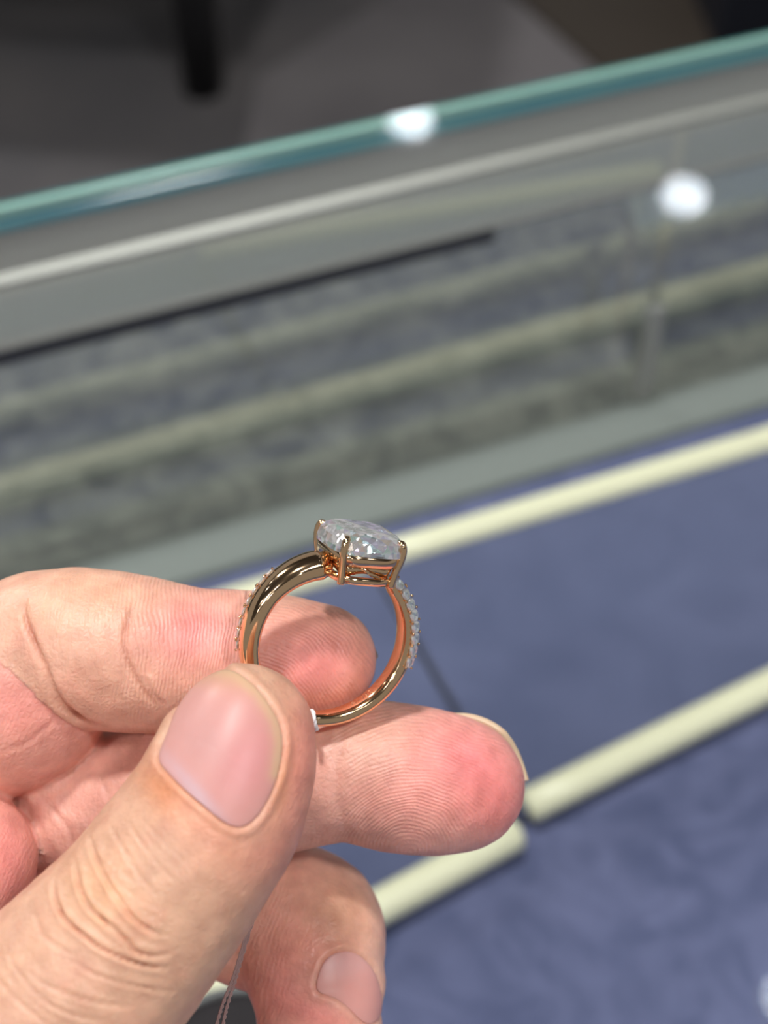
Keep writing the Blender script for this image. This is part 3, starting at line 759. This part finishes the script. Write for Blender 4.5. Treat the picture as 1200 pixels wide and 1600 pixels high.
# setting: two rails, four claws, scallops
HU, HN = 4.35, 5.3              # half size of the stone
OU = 1.75                         # the head sits slightly towards the right shoulder
EX = .62
def sup(a, e, ru, rn):
    c, s = math.cos(a), math.sin(a)
    return ru * math.copysign(abs(c) ** e, c), rn * math.copysign(abs(s) ** e, s)
def hoop(name, h0, h1, k0, k1, th, wave=0.0):
    bm = bmesh.new(); N = 96; rg = []
    for i in range(N):
        a = 2 * math.pi * i / N; wv_ = wave * math.cos(4 * a)
        uo0, no0 = sup(a, EX, HU * k0, HN * k0); uo1, no1 = sup(a, EX, HU * k1, HN * k1)
        ui0, ni0 = sup(a, EX, HU * k0 - th, HN * k0 - th); ui1, ni1 = sup(a, EX, HU * k1 - th, HN * k1 - th)
        rg.append([bm.verts.new(RL(OU + x, y, z)) for x, y, z in ((uo0, no0, h0 + wv_), (uo1, no1, h1), (ui1, ni1, h1), (ui0, ni0, h0 + wv_))])
    for i in range(N):
        for j in range(4): bm.faces.new((rg[i][j], rg[(i + 1) % N][j], rg[(i + 1) % N][(j + 1) % 4], rg[i][(j + 1) % 4]))
    bmesh.ops.bevel(bm, geom=[e for e in bm.edges if e.calc_face_angle(0) > .6], offset=.12, segments=2, affect='EDGES')
    return local(from_bm(name, bm, M_GOLD, None, True), ring)
hoop('upper_rail', 10.0, 11.4, .96, 1.0, .5)
hoop('lower_rail', 7.75, 8.6, .84, .87, .7)
hoop('gallery', 8.75, 9.95, .76, .86, .35, .30)
def bar(name, path, radii, m, parent=ring, k=10):
    pts = [Vector(p) for p in path]
    o = sweep(name, pts, lambda i: circ(radii[i], k), m); return local(o, parent)
for su, sn_ in ((-1, 1), (1, 1), (-1, -1), (1, -1)):
    cu, cn = HU * .80, HN * .80
    path = [(.88, 7.65), (.91, 8.6), (.96, 9.8), (1.02, 10.9), (1.04, 11.8), (1.02, 12.5), (.96, 12.85), (.88, 12.95)]
    pts = []
    cp = np.array([[OU + su * cu * k, sn_ * cn * k, h] for k, h in path]); cp = spline(cp, 3)
    rad = np.interp(np.linspace(0, 1, len(cp)), [0, .3, .7, .85, 1], [.46, .44, .44, .48, .26]) * .001
    bar('claw', [RL(*c) for c in cp], rad, M_GOLD)
# small gallery struts under the stone
for a in (62, 242):
    x0, y0 = sup(math.radians(a), EX, HU * .78, HN * .78); x1, y1 = sup(math.radians(a + 38), EX, HU * .88, HN * .88)
    bar('strut', [RL(OU + x0, y0, 8.5), RL(OU + (x0 + x1) / 2, (y0 + y1) / 2, 9.0), RL(OU + x1, y1, 9.9)], [.00026] * 3, M_GOLD)

def diamond_mat(name, scale, wg, wd, hue=.35, pert=1.0):
    m = bpy.data.materials.new(name); m.use_nodes = True; nt = m.node_tree; nt.nodes.clear()
    N = nt.nodes.new; L = nt.links.new
    out = N('ShaderNodeOutputMaterial'); m1 = N('ShaderNodeMixShader'); m2 = N('ShaderNodeMixShader')
    tc = N('ShaderNodeTexCoord'); vo = N('ShaderNodeTexVoronoi'); vo.inputs['Scale'].default_value = scale
    L(tc.outputs['Object'], vo.inputs['Vector'])
    sub = N('ShaderNodeVectorMath'); sub.operation = 'SUBTRACT'; sub.inputs[1].default_value = (.5, .5, .5); L(vo.outputs['Color'], sub.inputs[0])
    sc = N('ShaderNodeVectorMath'); sc.operation = 'SCALE'; sc.inputs['Scale'].default_value = pert; L(sub.outputs[0], sc.inputs[0])
    ge = N('ShaderNodeNewGeometry'); ad = N('ShaderNodeVectorMath'); ad.operation = 'ADD'; L(ge.outputs['Normal'], ad.inputs[0]); L(sc.outputs[0], ad.inputs[1])
    no = N('ShaderNodeVectorMath'); no.operation = 'NORMALIZE'; L(ad.outputs[0], no.inputs[0])
    at_ = N('ShaderNodeAttribute'); at_.attribute_name = 'facet_tint'
    hs = N('ShaderNodeMix'); hs.data_type = 'RGBA'; hs.inputs['Factor'].default_value = hue; L(at_.outputs['Color'], hs.inputs['A']); L(vo.outputs['Color'], hs.inputs['B'])  # facet and cell tints put the stone's coloured glints into its colour
    g1 = N('ShaderNodeBsdfGlass'); g1.inputs['IOR'].default_value = 2.2; L(at_.outputs['Color'], g1.inputs['Color'])
    gl = N('ShaderNodeBsdfGlossy'); gl.inputs['Roughness'].default_value = .11; L(no.outputs[0], gl.inputs['Normal']); L(hs.outputs['Result'], gl.inputs['Color'])
    tl = N('ShaderNodeBsdfDiffuse'); L(no.outputs[0], tl.inputs['Normal']); L(at_.outputs['Color'], tl.inputs['Color'])
    m1.inputs[0].default_value = wg; L(g1.outputs[0], m1.inputs[1]); L(gl.outputs[0], m1.inputs[2])
    m2.inputs[0].default_value = wd; L(m1.outputs[0], m2.inputs[1]); L(tl.outputs[0], m2.inputs[2]); L(m2.outputs[0], out.inputs[0]); return m
M_DIA = diamond_mat('diamond', 1700, .70, .20, .30, .85)
M_PAVE = diamond_mat('small_diamond', 2.4, .75, .30, .06, 1.15)
def gem_bm(ru, rn, hc, hp, e, n, place, extra=True):
    """convex hull of facet corner rings: table, crown, girdle, pavilion, culet"""
    bm = bmesh.new(); pts = []
    jr = random.Random(int(n * 7 + ru * 100))
    def ringp(k, h, m_, off):
        for i in range(m_):
            a = 2 * math.pi * (i + off + (jr.random() - .5) * .12) / m_; x, y = sup(a, e, ru * k, rn * k); pts.append((x, y, h * (1 + (jr.random() - .5) * .03 * extra)))
    ringp(.72, hc, n, 0.0); ringp(.86, hc * .86, n, .5); ringp(.95, hc * .6, n * 2, .25); ringp(1.0, hc * .22, n * 2, 0.75); ringp(1.0, -.10, n * 2, .25)
    if extra: ringp(.84, -hp * .24, n, .5); ringp(.68, -hp * .45, n, 0); ringp(.40, -hp * .72, n, .5)
    else: ringp(.6, -hp * .5, n, .5)
    pts.append((0, 0, -hp))
    vs = [bm.verts.new(p) for p in pts]
    r = bmesh.ops.convex_hull(bm, input=vs)
    bmesh.ops.delete(bm, geom=[g for g in r['geom_interior'] if isinstance(g, bmesh.types.BMVert)], context='VERTS')
    for v in bm.verts: v.co = Vector(place(*v.co))
    return bm
def tint_facets(o, amt):
    me = o.data; A = me.attributes.new('facet_tint', 'FLOAT_COLOR', 'FACE'); rnd = random.Random(len(me.polygons))
    for i in range(len(me.polygons)):
        h = rnd.random(); c = [1, 1, 1]
        if h < .5:
            k = rnd.choice(((.75, .95, 1.0), (1, .86, .72), (.82, .80, 1.0), (.95, .78, .85), (.72, 1, .9)))
            c = [1 + (x - 1) * amt for x in k]
        A.data[i].color = (*c, 1)
o = from_bm('centre_stone', gem_bm(HU * 1.0, HN * 1.0, 2.25, 2.9, EX - .04, 18, lambda x, y, z: RL(OU + x, y, 11.35 + z)), M_DIA)
tint_facets(o, .8); local(o, ring); o['label'] = 'large cushion shaped oval diamond'
# pavé stones and their beads
def pave(t, f, r, first=[None]):
    T = band_pt(t, f); e = .02
    p = np.array(T); dt = np.array(band_pt(t + .5, f)) - p; df = np.array(band_pt(t, f + .05)) - p
    nn = np.cross(dt, df); nn /= np.linalg.norm(nn)
    Tr = math.radians(t); rad = np.array([math.sin(Tr) * math.cos(f), math.sin(f), math.cos(Tr) * math.cos(f)])
    if nn @ rad < 0: nn = -nn
    ta = dt / np.linalg.norm(dt); tb_ = np.cross(nn, ta)
    c = p + nn * .05
    W = lambda q: cam_to_world(RC + u_ * q[0] + n_ * q[1] + up_ * q[2])
    X = (np.array(W(c + ta)) - W(c)); Y = np.array(W(c + tb_)) - W(c); Z = np.array(W(c + nn)) - W(c)
    mtx = Matrix(((X[0], Y[0], Z[0], W(c)[0]), (X[1], Y[1], Z[1], W(c)[1]), (X[2], Y[2], Z[2], W(c)[2]), (0, 0, 0, 1)))
    if first[0] is None:
        first[0] = bpy.data.meshes.new('pave_stone'); g_ = gem_bm(1, 1, .30, .75, 1.0, 8, lambda x, y, z: (x, y, z), False)
        bmesh.ops.recalc_face_normals(g_, faces=g_.faces); g_.to_mesh(first[0]); g_.free(); first[0].materials.append(M_PAVE)
        tmp = type('x', (), {})(); tmp.data = first[0]; tint_facets(tmp, .5)
    o = bpy.data.objects.new('pave_stone', first[0]); COL.objects.link(o)
    o.matrix_world = mtx @ Matrix.Diagonal((r, r, r, 1)); mw = o.matrix_world.copy()
    o.parent = ring; o.matrix_parent_inverse = Matrix.Translation(-Vector(ring.location)); o.matrix_basis = mw
    return [W(c + ta * s1 * r * .95 + tb_ * s2 * r * .95 + nn * .12) for s1 in (-1, 1) for s2 in (-1, 1)]
beads = []
for k in range(8): beads += pave(44 + 8.0 * k, math.radians(60), .78 if k > 1 else .68)
for k in range(8): beads += pave(262 + 7.0 * k, math.radians(-42), .60)
bm = bmesh.new()
for bp_ in beads:
    r = bmesh.ops.create_icosphere(bm, subdivisions=1, radius=.00017); bmesh.ops.translate(bm, vec=Vector(bp_), verts=r['verts'])
o = local(from_bm('beads', bm, M_GOLD, None, True), ring); o['kind'] = 'stuff'
# engraving on the inner face
fc = bpy.data.curves.new('engraving', 'FONT'); fc.body = 'AU750'; fc.size = .95; fc.extrude = .02; fc.space_character = 1.15
fo = bpy.data.objects.new('engraving_source', fc); COL.objects.link(fo)
dg = bpy.context.evaluated_depsgraph_get(); tm = bpy.data.meshes.new_from_object(fo.evaluated_get(dg)); bpy.data.objects.remove(fo)
for v in tm.vertices:
    x, y, z = v.co; t = 152 - math.degrees(x / 8.75); ri = interp(t, BK)[0]; T = math.radians(t)
    r = ri - .012 - z; v.co = Vector(RL(math.sin(T) * r, .35 - y, math.cos(T) * r))
tm.name = 'engraving'; o = link('engraving', tm, M_GOLDIN); local(o, ring)

# ------------------------------------------------------------------ tag thread looped round the band
M_THREAD = mat('shaded_thread', (.34, .22, .21), .85); M_THREADW = mat('white_thread', (.85, .82, .84), .8)  # shade on the hanging thread put into its darker mauve colour
tp = spline(np.array([[494, 1140, 171.2], [491, 1133, 169.6], [489, 1122, 169.2], [488, 1114, 170.2], [486, 1112, 171.6]]), 5)
th = empty('tag_thread', PW(346, 1600, 169.5)); tag(th, 'thin twisted thread, its shade put into a mauve colour, tied to the ring, hanging below the thumb', 'thread')
loop = [PW(*q) for q in tp]
for s in (-1, 1):
    pts = [p + Vector(((.00016 * s) * math.cos(i * .9), .00016 * s * math.sin(i * .9), 0)) for i, p in enumerate(loop)]
    o = local(sweep('loop', pts, lambda i: circ(.00024, 8), M_THREADW), th); o['label'] = 'white loop of thread round the band'
run = spline(np.array([[486, 1116, 171.8], [470, 1180, 171.2], [440, 1290, 170.5], [405, 1400, 170.0], [378, 1490, 169.8], [366, 1530, 169.7], [352, 1570, 169.6], [342, 1610, 169.5], [325, 1700, 169.4], [300, 1790, 169.3]]), 14)
for s in (0, 1):
    for strand in (0, 1):
        pts = []
        for i, q in enumerate(run):
            ap = np.interp(q[1], [1100, 1520, 1620, 1800], [1.3, 2.2, 6.5, 9.0])
            c = PW(q[0] + (ap if s else -ap) * .8, q[1] + (ap if s else -ap) * .3, q[2])
            a = i * .95 + strand * math.pi + s
            pts.append(c + Vector((.00011 * math.cos(a), .00011 * math.sin(a) * .7, .00011 * math.sin(a) * .7)))
        local(sweep('strand', pts, lambda i: circ(.00013, 6), M_THREAD), th)

#print('HANDZ', wv[:, 2].min(), TOP, 'TRIS', len(hq) * 2)
